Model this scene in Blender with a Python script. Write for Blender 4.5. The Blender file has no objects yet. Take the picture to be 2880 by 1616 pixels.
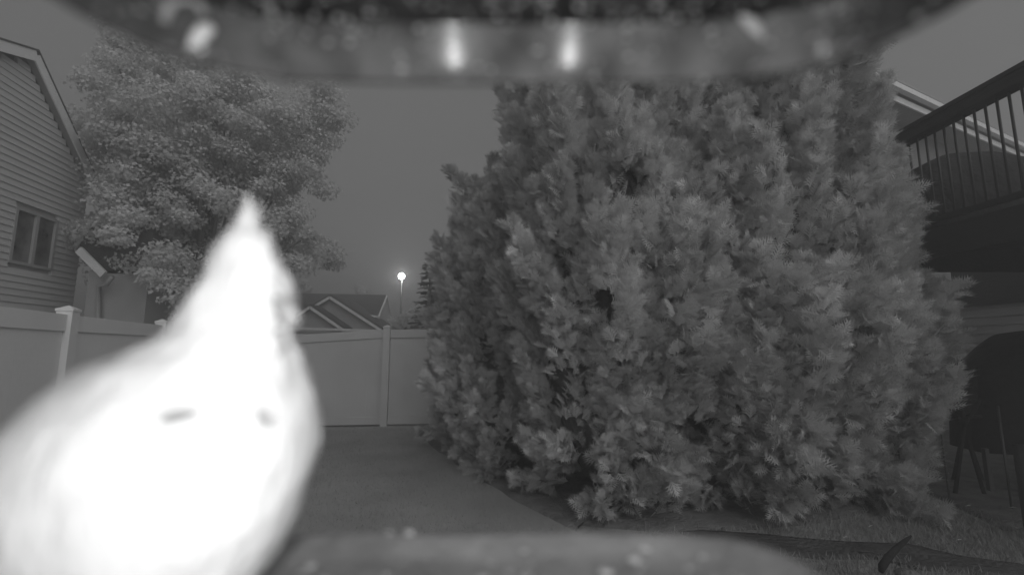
import bpy, bmesh, math, random
import numpy as np
from mathutils import Vector, Matrix, noise
R = math.radians
random.seed(7); rng = np.random.default_rng(7)
scene = bpy.context.scene
COL = scene.collection

# ------------------------------------------------------------------ camera
CAMZ = 1.48
FPX = 1250.0
PITCH = R(7.5)
cd = bpy.data.cameras.new('camera'); cam = bpy.data.objects.new('camera', cd); COL.objects.link(cam)
cam.location = (0, 0, CAMZ); cam.rotation_euler = (R(90) + PITCH, 0, 0)
cd.sensor_width = 36; cd.lens = 36 * FPX / 2880
cd.clip_start = 0.004; cd.clip_end = 800
cd.dof.use_dof = True; cd.dof.focus_distance = 6.0; cd.dof.aperture_fstop = 3.4
scene.camera = cam
# ------------------------------------------------------------------ sky
SUN_EL, SUN_DIR = R(32), Vector((0.50, -0.72))
world = bpy.data.worlds.new('World'); scene.world = world; world.use_nodes = True
wn = world.node_tree; wn.nodes.clear()
sky = wn.nodes.new('ShaderNodeTexSky'); sky.sky_type = 'NISHITA'; sky.sun_disc = False
sky.sun_elevation = SUN_EL; sky.sun_rotation = math.atan2(SUN_DIR.x, SUN_DIR.y)
bw = wn.nodes.new('ShaderNodeRGBToBW'); pw = wn.nodes.new('ShaderNodeMath'); pw.operation = 'POWER'; pw.inputs[1].default_value = 0.22
bg = wn.nodes.new('ShaderNodeBackground'); out = wn.nodes.new('ShaderNodeOutputWorld')
bg.inputs['Strength'].default_value = 0.103
wn.links.new(sky.outputs[0], bw.inputs[0]); wn.links.new(bw.outputs[0], pw.inputs[0])
wn.links.new(pw.outputs[0], bg.inputs[0]); wn.links.new(bg.outputs[0], out.inputs[0])
# ------------------------------------------------------------------ soft skylight sun
sd = bpy.data.lights.new('sun', 'SUN'); sd.energy = 1.5; sd.angle = R(70); sd.color = (1, 1, 1)
sun = bpy.data.objects.new('sun', sd); COL.objects.link(sun)
tos = Vector((SUN_DIR.x, SUN_DIR.y, 0)).normalized() * math.cos(SUN_EL) + Vector((0, 0, math.sin(SUN_EL)))
sun.rotation_euler = tos.to_track_quat('Z', 'Y').to_euler()
# the two infrared diodes beside the lens, which light the near bird
LED_W = 0.62
for sx in (-1, 1):
    ld = bpy.data.lights.new('infrared_lamp', 'SPOT'); ld.energy = LED_W; ld.shadow_soft_size = 0.0025
    ld.spot_size = R(140); ld.spot_blend = 1.0
    lo = bpy.data.objects.new('infrared_lamp', ld); COL.objects.link(lo)
    lo.location = (sx * 0.029, -0.002, CAMZ); lo.rotation_euler = (R(84), 0, 0)
# ------------------------------------------------------------------ view
scene.view_settings.view_transform = 'Standard'; scene.view_settings.look = 'None'
scene.view_settings.exposure = 0.35; scene.view_settings.gamma = 1
scene.view_settings.use_curve_mapping = False
scene.cycles.use_denoising = True
scene.cycles.max_bounces = 6; scene.cycles.transparent_max_bounces = 8

HAZE = 0.030
# ================================================================== helpers
def ray(px, py):
    u = (px - 1440) / FPX; v = (808 - py) / FPX
    c, s = math.cos(PITCH), math.sin(PITCH)
    return Vector((u, c - v * s, s + v * c))
def P(px, py, Y):
    d = ray(px, py); return Vector((0, 0, CAMZ)) + d * (Y / d.y)
def onplane(px, py, p0, dirv):
    n = Vector((dirv[1], -dirv[0], 0)); d = ray(px, py)
    return Vector((0, 0, CAMZ)) + d * ((Vector(p0) - Vector((0, 0, CAMZ))).dot(n) / d.dot(n))

def mat(name, g, rough=0.8, var=0.15, scale=6.0, bump=0.0, bscale=40.0, metallic=0.0, spec=0.3, stretch=(1, 1, 1), attr=None, trans=0.0, detail=5):
    m = bpy.data.materials.new(name); m.use_nodes = True; nt = m.node_tree; b = nt.nodes['Principled BSDF']
    b.inputs['Roughness'].default_value = rough; b.inputs['Metallic'].default_value = metallic
    b.inputs['Specular IOR Level'].default_value = spec
    tc = nt.nodes.new('ShaderNodeTexCoord'); mp = nt.nodes.new('ShaderNodeMapping'); mp.inputs['Scale'].default_value = stretch
    nt.links.new(tc.outputs['Object'], mp.inputs[0])
    nz = nt.nodes.new('ShaderNodeTexNoise'); nz.inputs['Scale'].default_value = scale; nz.inputs['Detail'].default_value = detail
    nt.links.new(mp.outputs[0], nz.inputs['Vector'])
    mr = nt.nodes.new('ShaderNodeMapRange'); mr.inputs[1].default_value = 0.3; mr.inputs[2].default_value = 0.7
    mr.inputs[3].default_value = g * (1 - var); mr.inputs[4].default_value = g * (1 + var)
    nt.links.new(nz.outputs[0], mr.inputs[0])
    last = mr.outputs[0]
    if attr:
        at = nt.nodes.new('ShaderNodeAttribute'); at.attribute_name = attr
        mu = nt.nodes.new('ShaderNodeMath'); mu.operation = 'MULTIPLY'
        nt.links.new(last, mu.inputs[0]); nt.links.new(at.outputs['Fac'], mu.inputs[1]); last = mu.outputs[0]
    cb = nt.nodes.new('ShaderNodeCombineColor')
    for i in range(3): nt.links.new(last, cb.inputs[i])
    nt.links.new(cb.outputs[0], b.inputs['Base Color'])
    if bump:
        n2 = nt.nodes.new('ShaderNodeTexNoise'); n2.inputs['Scale'].default_value = bscale; n2.inputs['Detail'].default_value = 4
        nt.links.new(mp.outputs[0], n2.inputs['Vector'])
        bp = nt.nodes.new('ShaderNodeBump'); bp.inputs['Strength'].default_value = bump; bp.inputs['Distance'].default_value = 1.0 / bscale
        nt.links.new(n2.outputs[0], bp.inputs['Height']); nt.links.new(bp.outputs[0], b.inputs['Normal'])
    if trans:
        tr = nt.nodes.new('ShaderNodeBsdfTranslucent'); mx = nt.nodes.new('ShaderNodeMixShader'); mx.inputs[0].default_value = trans
        nt.links.new(cb.outputs[0], tr.inputs[0]); nt.links.new(b.outputs[0], mx.inputs[1]); nt.links.new(tr.outputs[0], mx.inputs[2])
        nt.links.new(mx.outputs[0], nt.nodes['Material Output'].inputs[0])
    return m

def empty(name, loc=(0, 0, 0), label=None, cat=None, group=None):
    o = bpy.data.objects.new(name, None); COL.objects.link(o); o.location = loc; o.empty_display_size = 0.1
    return tag(o, label, cat, group)
def tag(o, label=None, cat=None, group=None, kind=None):
    if label: o['label'] = label
    if cat: o['category'] = cat
    if group: o['group'] = group
    if kind: o['kind'] = kind
    return o
WORLD = {}
def obj(name, me, m, parent=None, smooth=False):
    """mesh (data or bmesh, world coordinates unless the parent is at the origin) -> object"""
    if isinstance(me, bmesh.types.BMesh):
        d = bpy.data.meshes.new(name); me.to_mesh(d); me.free(); me = d
    if m: me.materials.clear(); me.materials.append(m)
    if smooth: me.polygons.foreach_set('use_smooth', [True] * len(me.polygons))
    o = bpy.data.objects.new(name, me); COL.objects.link(o)
    if parent:
        o.parent = parent
        off = parent.location.copy()
        if parent.parent: off += parent.parent.location
        me.transform(Matrix.Translation(-off))
    return o
def frame_box(bm, c, ax, ay, az, sx, sy, sz):
    """box centred at c with half sizes along unit axes"""
    vs = []
    for i in (-1, 1):
        for j in (-1, 1):
            for k in (-1, 1):
                vs.append(bm.verts.new(Vector(c) + Vector(ax) * sx * i + Vector(ay) * sy * j + Vector(az) * sz * k))
    for f in ((0, 1, 3, 2), (4, 6, 7, 5), (0, 4, 5, 1), (2, 3, 7, 6), (0, 2, 6, 4), (1, 5, 7, 3)):
        bm.faces.new([vs[q] for q in f])
    return bm
def box(c, s, bm=None):
    bm = bm or bmesh.new()
    return frame_box(bm, c, (1, 0, 0), (0, 1, 0), (0, 0, 1), s[0] / 2, s[1] / 2, s[2] / 2)
def beam(a, b, w, h, bm=None, up=(0, 0, 1)):
    """rectangular bar from a to b, width w (sideways), height h (along up)"""
    bm = bm or bmesh.new(); a, b = Vector(a), Vector(b); d = (b - a); L = d.length; d.normalize()
    s = d.cross(Vector(up)).normalized(); u = s.cross(d)
    return frame_box(bm, (a + b) / 2, d, s, u, L / 2, w / 2, h / 2)
def prism(poly, off, bm=None):
    """polygon (world points) extruded by vector off"""
    bm = bm or bmesh.new(); off = Vector(off)
    a = [bm.verts.new(Vector(p)) for p in poly]; b = [bm.verts.new(Vector(p) + off) for p in poly]
    n = len(a)
    bm.faces.new(a); bm.faces.new(list(reversed(b)))
    for i in range(n): bm.faces.new((a[i], b[i], b[(i + 1) % n], a[(i + 1) % n]))
    bmesh.ops.recalc_face_normals(bm, faces=bm.faces)
    return bm
def tube(pts, rads, seg=8, bm=None, cap=True):
    bm = bm or bmesh.new(); pts = [Vector(p) for p in pts]; rings = []
    ref = Vector((0.13, 0.97, 0.21))
    for i, p in enumerate(pts):
        t = (pts[min(i + 1, len(pts) - 1)] - pts[max(i - 1, 0)]).normalized()
        s = t.cross(ref).normalized(); u = s.cross(t); r = rads[i] if hasattr(rads, '__len__') else rads
        rings.append([bm.verts.new(p + (s * math.cos(2 * math.pi * k / seg) + u * math.sin(2 * math.pi * k / seg)) * r) for k in range(seg)])
    for a, b in zip(rings, rings[1:]):
        for k in range(seg): bm.faces.new((a[k], a[(k + 1) % seg], b[(k + 1) % seg], b[k]))
    if cap:
        bm.faces.new(list(reversed(rings[0]))); bm.faces.new(rings[-1])
    return bm
def mesh_np(name, V, F):
    me = bpy.data.meshes.new(name); V = np.ascontiguousarray(V, dtype=np.float32); F = np.ascontiguousarray(F, dtype=np.int32)
    me.vertices.add(len(V)); me.vertices.foreach_set('co', V.ravel())
    k = F.shape[1]; me.loops.add(F.size); me.polygons.add(len(F))
    me.loops.foreach_set('vertex_index', F.ravel())
    me.polygons.foreach_set('loop_start', np.arange(len(F), dtype=np.int32) * k)
    me.update(calc_edges=True); return me
def scatter_mesh(name, tv, tf, pos, X, Y, Z, scale, tone=None):
    """copies of a template at pos with axes X,Y,Z (n,3), joined in one mesh"""
    n = len(pos); k = len(tv)
    V = (tv[None, :, 0, None] * X[:, None] + tv[None, :, 1, None] * Y[:, None] + tv[None, :, 2, None] * Z[:, None]) * scale[:, None, None] + pos[:, None]
    F = tf[None] + (np.arange(n) * k)[:, None, None]
    me = mesh_np(name, V.reshape(-1, 3), F.reshape(-1, tf.shape[1]))
    if tone is not None:
        a = me.attributes.new('tone', 'FLOAT', 'POINT'); a.data.foreach_set('value', np.repeat(tone, k).astype(np.float32))
    return me
def unit(a): return a / np.maximum(np.linalg.norm(a, axis=-1, keepdims=True), 1e-9)

# ================================================================== materials
M_lawn = mat('lawn_turf', 0.34, 0.95, 0.16, 1.3, 0.8, 60)
M_soil_shade = mat('soil_shade', 0.18, 0.95, 0.3, 5, 1.0, 30)  # soil grey that also carries the shade under hedge and deck
M_blade = mat('grass_blade', 0.34, 0.7, 0.15, 2, attr='tone', trans=0.3)
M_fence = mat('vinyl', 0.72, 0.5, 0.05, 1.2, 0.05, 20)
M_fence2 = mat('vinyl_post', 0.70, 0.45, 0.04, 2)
M_back = mat('vinyl_less_lit', 0.50, 0.5, 0.08, 1.0, 0.05, 20)  # same vinyl as the left fence, darkened for the weaker light at the back
M_back2 = mat('vinyl_post_less_lit', 0.54, 0.5, 0.05, 2)
M_siding = mat('siding_left', 0.50, 0.7, 0.06, 1.5, 0.1, 30, stretch=(1, 1, 5))
M_trim = mat('painted_trim', 0.68, 0.5, 0.04, 3)
M_soffit = mat('soffit', 0.25, 0.7, 0.08, 3)
M_shingle = mat('asphalt_shingle', 0.06, 0.95, 0.25, 12, 0.6, 30)
M_wallfar = mat('far_siding', 0.36, 0.8, 0.07, 2)
M_glass = mat('window_glass', 0.10, 0.12, 1.0, 3.5, spec=0.5)
M_sash = mat('window_sash', 0.33, 0.5, 0.05, 3)
M_pole = mat('lamp_pole', 0.07, 0.5, 0.1, 3, metallic=0.2)
M_leaf = mat('maple_leaf', 0.64, 0.7, 0.06, 0.6, attr='tone', trans=0.5, spec=0.1)
M_bark = mat('bark', 0.16, 0.95, 0.3, 8, 0.8, 25, stretch=(1, 1, 0.3))
M_thuja = mat('arborvitae_scale_leaf', 0.68, 0.65, 0.16, 2.2, attr='tone', trans=0.35)
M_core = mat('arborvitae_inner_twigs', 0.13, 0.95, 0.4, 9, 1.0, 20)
M_spruce = mat('spruce_needles', 0.26, 0.8, 0.2, 1.5, attr='tone')
M_deck = mat('deck_shade_tone', 0.035, 0.7, 0.25, 4, 0.3, 30, stretch=(1, 0.2, 1))  # wood darkened to carry the shade over the deck zone
M_balu = mat('baluster_metal', 0.055, 0.6, 0.15, 5)
M_dark = mat('cover_fabric', 0.018, 0.9, 0.3, 4, 0.4, 12)
M_metal = mat('stake_metal', 0.09, 0.5, 0.2, 6, metallic=0.3)
M_under = mat('own_house_siding', 0.58, 0.7, 0.08, 2, stretch=(1, 1, 4))
M_rear = mat('rear_house_siding', 0.16, 0.8, 0.1, 2)
M_feed = mat('feeder_plastic', 0.022, 0.6, 0.6, 90, 0.2, 220, spec=0.15)
M_lip = mat('feeder_rim_plastic', 0.085, 0.13, 0.6, 60, 0.0, 150, spec=0.022)
M_tray = mat('tray_plastic', 0.155, 0.6, 0.18, 45, 0.3, 120)
M_fleck = mat('dried_fleck', 0.30, 0.8, 0.2, 200)
M_bird = mat('pale_feathers', 0.80, 0.95, 0.10, 55, 0.5, 260, spec=0.1, stretch=(1, 1, 0.35))
M_wing = mat('wing_feathers', 0.76, 0.9, 0.22, 60, 0.4, 300, spec=0.1)
M_mark = mat('dark_feathers', 0.10, 0.9, 0.2, 80)
M_covert = mat('covert_shade', 0.42, 0.9, 0.2, 80)
M_beak = mat('beak_horn', 0.45, 0.4, 0.15, 90)
M_house_feed = mat('feeder_housing', 0.25, 0.5, 0.1, 30)
def emit(name, s):
    m = bpy.data.materials.new(name); m.use_nodes = True; b = m.node_tree.nodes['Principled BSDF']
    b.inputs['Base Color'].default_value = (1, 1, 1, 1)
    b.inputs['Emission Color'].default_value = (1, 1, 1, 1); b.inputs['Emission Strength'].default_value = s; return m
M_lamp = emit('lamp_glow', 110.0)

# ================================================================== ground
def gz(x, y): return -0.012 * max(min(y, 12), 0) * max(min((-x) / 6, 1.2), -0.4)
def gn(x, y): return gz(x, y) + (0.012 * noise.noise(Vector((x, y, 0)) * 1.5) if abs(x) < 11 and y < 15 else 0)
def ground():
    xs = np.concatenate([-np.geomspace(110, 12, 12), np.linspace(-10, 10, 61), np.geomspace(12, 110, 12)])
    ys = np.concatenate([np.linspace(-12, 14, 79), np.geomspace(15, 130, 14)])
    V = np.array([(x, y, gz(x, y) + (0.012 * noise.noise(Vector((x, y, 0)) * 1.5) if abs(x) < 11 and y < 15 else 0)) for y in ys for x in xs])
    nx = len(xs); F = [(j * nx + i, j * nx + i + 1, (j + 1) * nx + i + 1, (j + 1) * nx + i) for j in range(len(ys) - 1) for i in range(nx - 1)]
    return obj('lawn', mesh_np('lawn', V, np.array(F)), M_lawn, smooth=True)
tag(ground(), kind='structure')
def ground_patch(name, pts, hgt=.02, m=None):
    pts = list(pts)
    bm = bmesh.new(); c = Vector((sum(p[0] for p in pts) / len(pts), sum(p[1] for p in pts) / len(pts), 0)); ring = []
    n = len(pts); allp = []
    for i in range(n):
        a, b = Vector(pts[i]), Vector(pts[(i + 1) % n])
        for t in range(6): allp.append(a.lerp(b, t / 6))
    fan = []
    for f in (1.0, 0.96, 0.8, 0.6, 0.4, 0.2):
        fan.append([bm.verts.new((c.x + (p.x - c.x) * f * (1 + 0.03 * noise.noise(Vector((p.x * 3, p.y * 3, 1)))), c.y + (p.y - c.y) * f,
                    gn(c.x + (p.x - c.x) * f, c.y + (p.y - c.y) * f) + (-0.03 if f == 1 else hgt) + 0.006 * noise.noise(Vector((p.x * 4, p.y * 4, f))))) for p in allp])
    for a, b in zip(fan, fan[1:]):
        for k in range(len(a)): bm.faces.new((a[k], a[(k + 1) % len(a)], b[(k + 1) % len(a)], b[k]))
    bm.faces.new(fan[-1])
    return tag(obj(name, bm, m or M_soil_shade, smooth=True), kind='structure')
def G(px, py): p = ray(px, py); p = p * (-CAMZ / p.z); return (p.x, p.y, 0)
BED = [(-1.7, 7.9, 0), (-0.75, 5.9, 0), (-0.05, 4.6, 0), (0.5, 3.75, 0), G(1600, 1480), G(1900, 1510), G(2150, 1500), (2.6, 3.9, 0), (3.6, 4.3, 0), (4.0, 5.0, 0), (4.0, 6.0, 0), (2, 7, 0), (0, 8.2, 0)]
ground_patch('soil_shade_bed', BED)  # soil whose dark tone also draws the hedge's soft shadow
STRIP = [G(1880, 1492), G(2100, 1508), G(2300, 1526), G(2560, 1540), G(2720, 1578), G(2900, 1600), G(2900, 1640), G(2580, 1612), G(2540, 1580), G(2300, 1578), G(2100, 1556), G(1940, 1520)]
ground_patch('shadow_strip', STRIP, .016, mat('strip_shadow', 0.09, 0.95, 0.3, 5, 1.0, 30))  # tray edge's shadow laid on the lawn as a dark strip
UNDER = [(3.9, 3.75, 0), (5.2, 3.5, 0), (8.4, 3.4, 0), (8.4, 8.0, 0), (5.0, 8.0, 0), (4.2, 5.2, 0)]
ground_patch('deck_shade_ground', UNDER, .02)  # dark ground laid in for the shade below the deck
def inpoly(x, y, poly):
    c = np.zeros(len(x), bool); n = len(poly)
    for i in range(n):
        x0, y0 = poly[i][:2]; x1, y1 = poly[(i + 1) % n][:2]
        if y0 == y1: continue
        k = ((y0 > y) != (y1 > y)) & (x < (x1 - x0) * (y - y0) / (y1 - y0) + x0); c ^= k
    return c

# ================================================================== fences
def fence(label, A, B, posts, topf, seamy=0.16, M_fence=None, M_fence2=None):
    """vinyl privacy fence from A to B; posts: parameters along it; topf(t) world top height"""
    A, B = Vector(A), Vector(B); d = (B - A).normalized(); n = Vector((d.y, -d.x, 0)); L = (B - A).length
    root = empty('vinyl_fence', (A.x, A.y, 0), label, 'fence')
    def at(t): return A + d * t
    for t in posts:
        p = at(t); zt = topf(t) + 0.035; g = gz(p.x, p.y) - 0.1
        po = obj('post', frame_box(bmesh.new(), (p.x, p.y, (zt + g) / 2), d, n, (0, 0, 1), 0.064, 0.064, (zt - g) / 2), M_fence2, root)
        bm = bmesh.new(); frame_box(bm, (p.x, p.y, zt + 0.012), d, n, (0, 0, 1), 0.071, 0.071, 0.012)
        q = [bm.verts.new(Vector((p.x, p.y, zt + 0.024)) + d * 0.065 * i + n * 0.065 * j) for i, j in ((-1, -1), (1, -1), (1, 1), (-1, 1))]
        ap = bm.verts.new((p.x, p.y, zt + 0.06))
        for k in range(4): bm.faces.new((q[k], q[(k + 1) % 4], ap))
        c = obj('post_cap', bm, M_fence2, po)
    for t0, t1 in zip(posts, posts[1:]):
        a, b = at(t0 + 0.07), at(t1 - 0.07); za, zb = topf(t0), topf(t1); ga, gb = gz(a.x, a.y) + 0.04, gz(b.x, b.y) + 0.04
        def bar(name, u0, u1, thick, off=0.0):
            pts = [Vector((a.x, a.y, u0(za, ga))), Vector((b.x, b.y, u0(zb, gb))), Vector((b.x, b.y, u1(zb, gb))), Vector((a.x, a.y, u1(za, ga)))]
            pts = [q - n * thick / 2 for q in pts]
            return obj(name, prism(pts, n * thick), M_fence, root)
        bar('top_rail', lambda z, g: z - seamy, lambda z, g: z, 0.058)
        bar('bottom_rail', lambda z, g: g, lambda z, g: g + 0.14, 0.05)
        nb = max(3, int((t1 - t0 - .14) / 0.29)); w = (t1 - t0 - 0.14) / nb
        for k in range(nb):
            ua, ub = t0 + 0.07 + k * w + 0.0003, t0 + 0.07 + (k + 1) * w - 0.0003
            qa, qb = at(ua), at(ub); f0, f1 = (ua - t0) / (t1 - t0), (ub - t0) / (t1 - t0)
            pts = [Vector((qa.x, qa.y, ga + (gb - ga) * f0 + 0.141)), Vector((qb.x, qb.y, ga + (gb - ga) * f1 + 0.141)),
                   Vector((qb.x, qb.y, za + (zb - za) * f1 - seamy - .001)), Vector((qa.x, qa.y, za + (zb - za) * f0 - seamy - .001))]
            obj('board', prism([q - n * 0.011 for q in pts], n * 0.022), M_fence, root)
    return root
def interp(t, pts):
    for (a, za), (b, zb) in zip(pts, pts[1:]):
        if t <= b: return za + (zb - za) * (t - a) / (b - a)
    return pts[-1][1]
FA = Vector((-4.1 + 0.346 * 3.0, 0.6, 0)); FC = Vector((-5.9, 8.8, 0)); FL = (FC - FA).length
FD = (FC - FA).normalized()
def tof(px):  # parameter on the left fence under a picture column
    p = onplane(px, 972, FA, (FD.x, FD.y)); return (p - FA).dot(FD) if False else Vector((p.x - FA.x, p.y - FA.y)).dot(Vector((FD.x, FD.y)))
t1, t2 = tof(180), tof(450)
def ztop(px, py): return onplane(px, py, FA, (FD.x, FD.y)).z
ltop = [(0, ztop(0, 857)), (tof(0), ztop(0, 857)), (t1, ztop(180, 884)), (t2, ztop(450, 914)), (FL, ztop(640, 940))]
fence('long white vinyl fence running back along the left of the lawn', FA, FC, [max(0.0, 2 * t1 - t2), t1, t2, (t2 + FL) / 2 + .05, FL - 0.14], lambda t: interp(t, ltop), M_fence=M_fence, M_fence2=M_fence2)
ra = P(830, 943, 8.8); rb = P(1097, 926, 8.8); rc = P(1210, 923, 8.8)
rtop = [(0, ra.z - 0.05), (ra.x + 5.9, ra.z), (rb.x + 5.9, rb.z), (rc.x + 5.9, rc.z), (16, rc.z + 0.05)]
tp = rb.x + 5.9 - 0.05
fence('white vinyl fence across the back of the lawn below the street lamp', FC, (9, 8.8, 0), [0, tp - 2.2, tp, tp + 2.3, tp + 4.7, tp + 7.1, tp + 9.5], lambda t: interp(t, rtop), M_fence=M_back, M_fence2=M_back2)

# ================================================================== left neighbour house
HD = Vector((-0.20, 0.98, 0)).normalized(); HN = Vector((HD.y, -HD.x, 0))   # along the gable wall, out towards the lawn
H0 = P(72, 158, 8.4); H0.z = 0
def hp(px, py): return onplane(px, py, H0, (HD.x, HD.y))
pk = hp(75, 168); er = hp(236, 505)
s_pk = 0.0
def S(p): return Vector((p.x - pk.x, p.y - pk.y, 0)).dot(HD)
half = S(er); zpk, zev = pk.z, er.z
slope = (zpk - zev) / half
LEFT_S = -4.6
def W(s, z, o=0.0): return Vector((pk.x, pk.y, 0)) + HD * s + Vector((0, 0, z)) + HN * o
root = empty('neighbour_house', W(0, 0), 'two storey house with tall sided gable beyond the left fence', 'house')
zl = zpk - slope * 0.42 * -LEFT_S
body = [W(LEFT_S, -0.3, -0.06), W(half + .15, -0.3, -0.06), W(half + .15, zev - 0.1, -0.06), W(0, zpk - 0.12, -0.06), W(LEFT_S, zl, -0.06)]
obj('wall', prism(body, -HN * 7), M_siding, root)
z = 0.2; me_count = 0; BH = 0.135
def topz(s): return (zpk - slope * s if s > 0 else zpk + (zl - zpk) * s / LEFT_S)
win = (S(hp(48, 600)), S(hp(152, 650)), hp(52, 735).z, hp(52, 590).z)
while z < zpk - 0.15:
    zt = z + BH
    # s range in which the wall reaches up to zt
    smax = min(half + .15, (zpk - zt) / slope + 0.02) if zt > zev - .2 else half + .15
    smin = LEFT_S if zt < zl else LEFT_S * (zpk - zt) / (zpk - zl)
    spans = [(smin, smax)]
    if zt > win[2] - 0.05 and z < win[3] + 0.05: spans = [(smin, win[0] - 0.06), (win[1] + 0.06, smax)]
    for a, b in spans:
        if b - a < 0.05: continue
        bm = bmesh.new()
        q = [W(a, z, 0.024), W(b, z, 0.024), W(b, z, -0.055), W(a, z, -0.055), W(a, zt + .002, 0.002), W(b, zt + .002, 0.002), W(b, zt + .002, -0.055), W(a, zt + .002, -0.055)]
        v = [bm.verts.new(p) for p in q]
        for f in ((0, 1, 5, 4), (3, 7, 6, 2), (0, 3, 2, 1), (4, 5, 6, 7), (0, 4, 7, 3), (1, 2, 6, 5)): bm.faces.new([v[i] for i in f])
        obj('siding_board', bm, M_siding, root)
    z = zt
# rakes and roof slabs (overhang 0.35)
for nm, s1, z1 in (('right', half + 0.35, zpk - slope * (half + 0.35)), ('left', LEFT_S - 0.3, zl - 0.1)):
    a, b = W(0, zpk + 0.10), W(s1, z1 + 0.10)
    obj('rake_board', beam(a + HN * 0.16, b + HN * 0.16, 0.03, 0.21, up=(0, 0, 1)), M_trim, root)
    obj('soffit', beam(a + HN * 0.07 - Vector((0, 0, 0.07)), b + HN * 0.07 - Vector((0, 0, 0.07)), 0.15, 0.02), M_soffit, root)
    dv = (b - a)
    rf = prism([a + HN * 0.19 + Vector((0, 0, 0.115)), b + HN * 0.19 + Vector((0, 0, 0.115)), b + HN * 0.19 + Vector((0, 0, 0.15)), a + HN * 0.19 + Vector((0, 0, 0.15))], -HN * 8)
    obj('roof', rf, M_shingle, root)
# window
a0, b0, z0, z1 = win
fr = bmesh.new()
for (sa, sb, za, zb) in ((a0 - .06, b0 + .06, z0 - .06, z0), (a0 - .06, b0 + .06, z1, z1 + .06), (a0 - .06, a0, z0, z1), (b0, b0 + .06, z0, z1), ((a0 + b0) / 2 - .035, (a0 + b0) / 2 + .035, z0, z1)):
    prism([W(sa, za, 0.03), W(sb, za, 0.03), W(sb, zb, 0.03), W(sa, zb, 0.03)], -HN * 0.08, fr)
wf = obj('window', fr, M_sash, root)
for sa, sb in ((a0, (a0 + b0) / 2 - .035), ((a0 + b0) / 2 + .035, b0)):
    obj('pane', prism([W(sa, z0, -0.02), W(sb, z0, -0.02), W(sb, z1, -0.02), W(sa, z1, -0.02)], -HN * 0.01), M_glass, wf)
# low rear wing with eave and downspout
wy = 9.7
w0 = P(252, 760, wy); w1 = P(420, 760, wy)
obj('rear_wall', prism([(w0.x, wy, -0.2), (w1.x, wy, -0.2), (w1.x, wy, w0.z), (w0.x, wy, w0.z)], (0, 4, 0)), M_wallfar, root)
q1, q2 = P(222, 702, wy - .25), P(292, 772, wy - .25)
obj('rake_board', beam(q1, q2, 0.05, 0.16), M_trim, root)
rr = [P(222, 690, wy), P(300, 768, wy), P(430, 772, wy), P(430, 640, wy), P(260, 625, wy)]
obj('rear_roof', prism(rr, (0, 4, 0)), M_shingle, root)
ds = [P(316, 778, wy - .3), P(300, 800, wy - .25), P(278, 806, wy - .12), P(276, 900, wy - .12), P(275, 1050, wy - .12)]
obj('downspout', tube(ds, 0.045, 8), M_sash, root, True)

# ================================================================== far houses, lamp
def fh(px, py, Y=26.0): return P(px, py, Y)
root = empty('distant_house', (-10, 26, 0), 'far house with dark roof and two white trimmed gables beyond the fence', 'house')
Yb = 28.0
a, b, c_, d_ = P(560, 818, Yb + 4), P(1086, 829, Yb + 4), P(1062, 890, Yb), P(560, 884, Yb)
obj('roof', prism([a, b, c_, d_], (0, 0.1, -0.12)), M_shingle, root)
e0, e1, e2 = P(1062, 893, Yb + .05), P(1086, 833, Yb + 4), P(1101, 900, Yb + 8)
obj('end_wall', prism([e0, e1, e2, Vector((e2.x, e2.y, 0)), Vector((e0.x, e0.y, 0))], (-1.0, 0, 0)), M_wallfar, root)
obj('wall', prism([(d_.x, Yb + .3, 0), (c_.x - .2, Yb + .3, 0), (c_.x - .2, Yb + .3, c_.z - .1), (d_.x, Yb + .3, c_.z - .1)], (0, 5, 0)), M_wallfar, root)
for u, w in ((e0, e1), (e1, e2)):
    obj('rake_board', beam(u + Vector((0.05, -.05, 0)), w + Vector((0.05, -.05, 0)), 0.12, 0.10), M_trim, root)
obj('gutter', beam(P(1036, 887, Yb - .1), P(1064, 890, Yb - .1), 0.12, 0.13), M_trim, root)
def gable(pk_, l_, r_, Y, depth):
    p, l, r = P(*pk_, Y), P(*l_, Y), P(*r_, Y)
    obj('gable_wall', prism([p, l, (l.x, Y, 0), (r.x, Y, 0), r], (0, depth, 0)), M_wallfar, root)
    for q in (l, r):
        o = Vector((0, -0.25, 0.06)); e = (q - p) * 0.04
        obj('rake_board', beam(p + o, q + o + e, 0.05, 0.15), M_trim, root)
        obj('gable_roof', prism([p + o + Vector((0, 0, .08)), q + o + e + Vector((0, 0, .08)), q + o + e + Vector((0, 0, .2)), p + o + Vector((0, 0, .2))], (0, depth, 0)), M_shingle, root)
gable((932, 840), (790, 925), (1072, 930), 26.0, 4.0)
gable((877, 868), (790, 925), (968, 930), 24.8, 1.3)
obj('fascia', beam(P(700, 919, 24.4), P(1076, 930, 24.4), 0.1, 0.12), M_trim, root)
obj('low_gutter', beam(P(700, 937, 24.2), P(930, 943, 24.2), 0.1, 0.07), M_trim, root)
# street lamp
LY = 36.0
lp = P(1130, 777, LY); lb = P(1125, 950, LY)
root = empty('street_lamp', (lp.x, LY, 0), 'lit round street lamp on a tall thin pole above the back fence', 'street lamp')
obj('pole', tube([(lb.x, LY, 0), (lb.x, LY, lp.z * .5), (lb.x, LY, lp.z - 0.25)], [0.12, 0.10, 0.07], 10), M_pole, root, True)
obj('bracket', tube([(lb.x, LY, lp.z - 0.3), (lb.x + .06, LY - .05, lp.z - .22), (lp.x, LY - .1, lp.z - 0.12)], 0.06, 8), M_pole, root, True)
bm = bmesh.new(); bmesh.ops.create_uvsphere(bm, u_segments=24, v_segments=14, radius=0.24)
bmesh.ops.translate(bm, verts=bm.verts, vec=(lp.x, LY - .1, lp.z)); obj('lamp_globe', bm, M_lamp, root, True)

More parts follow.
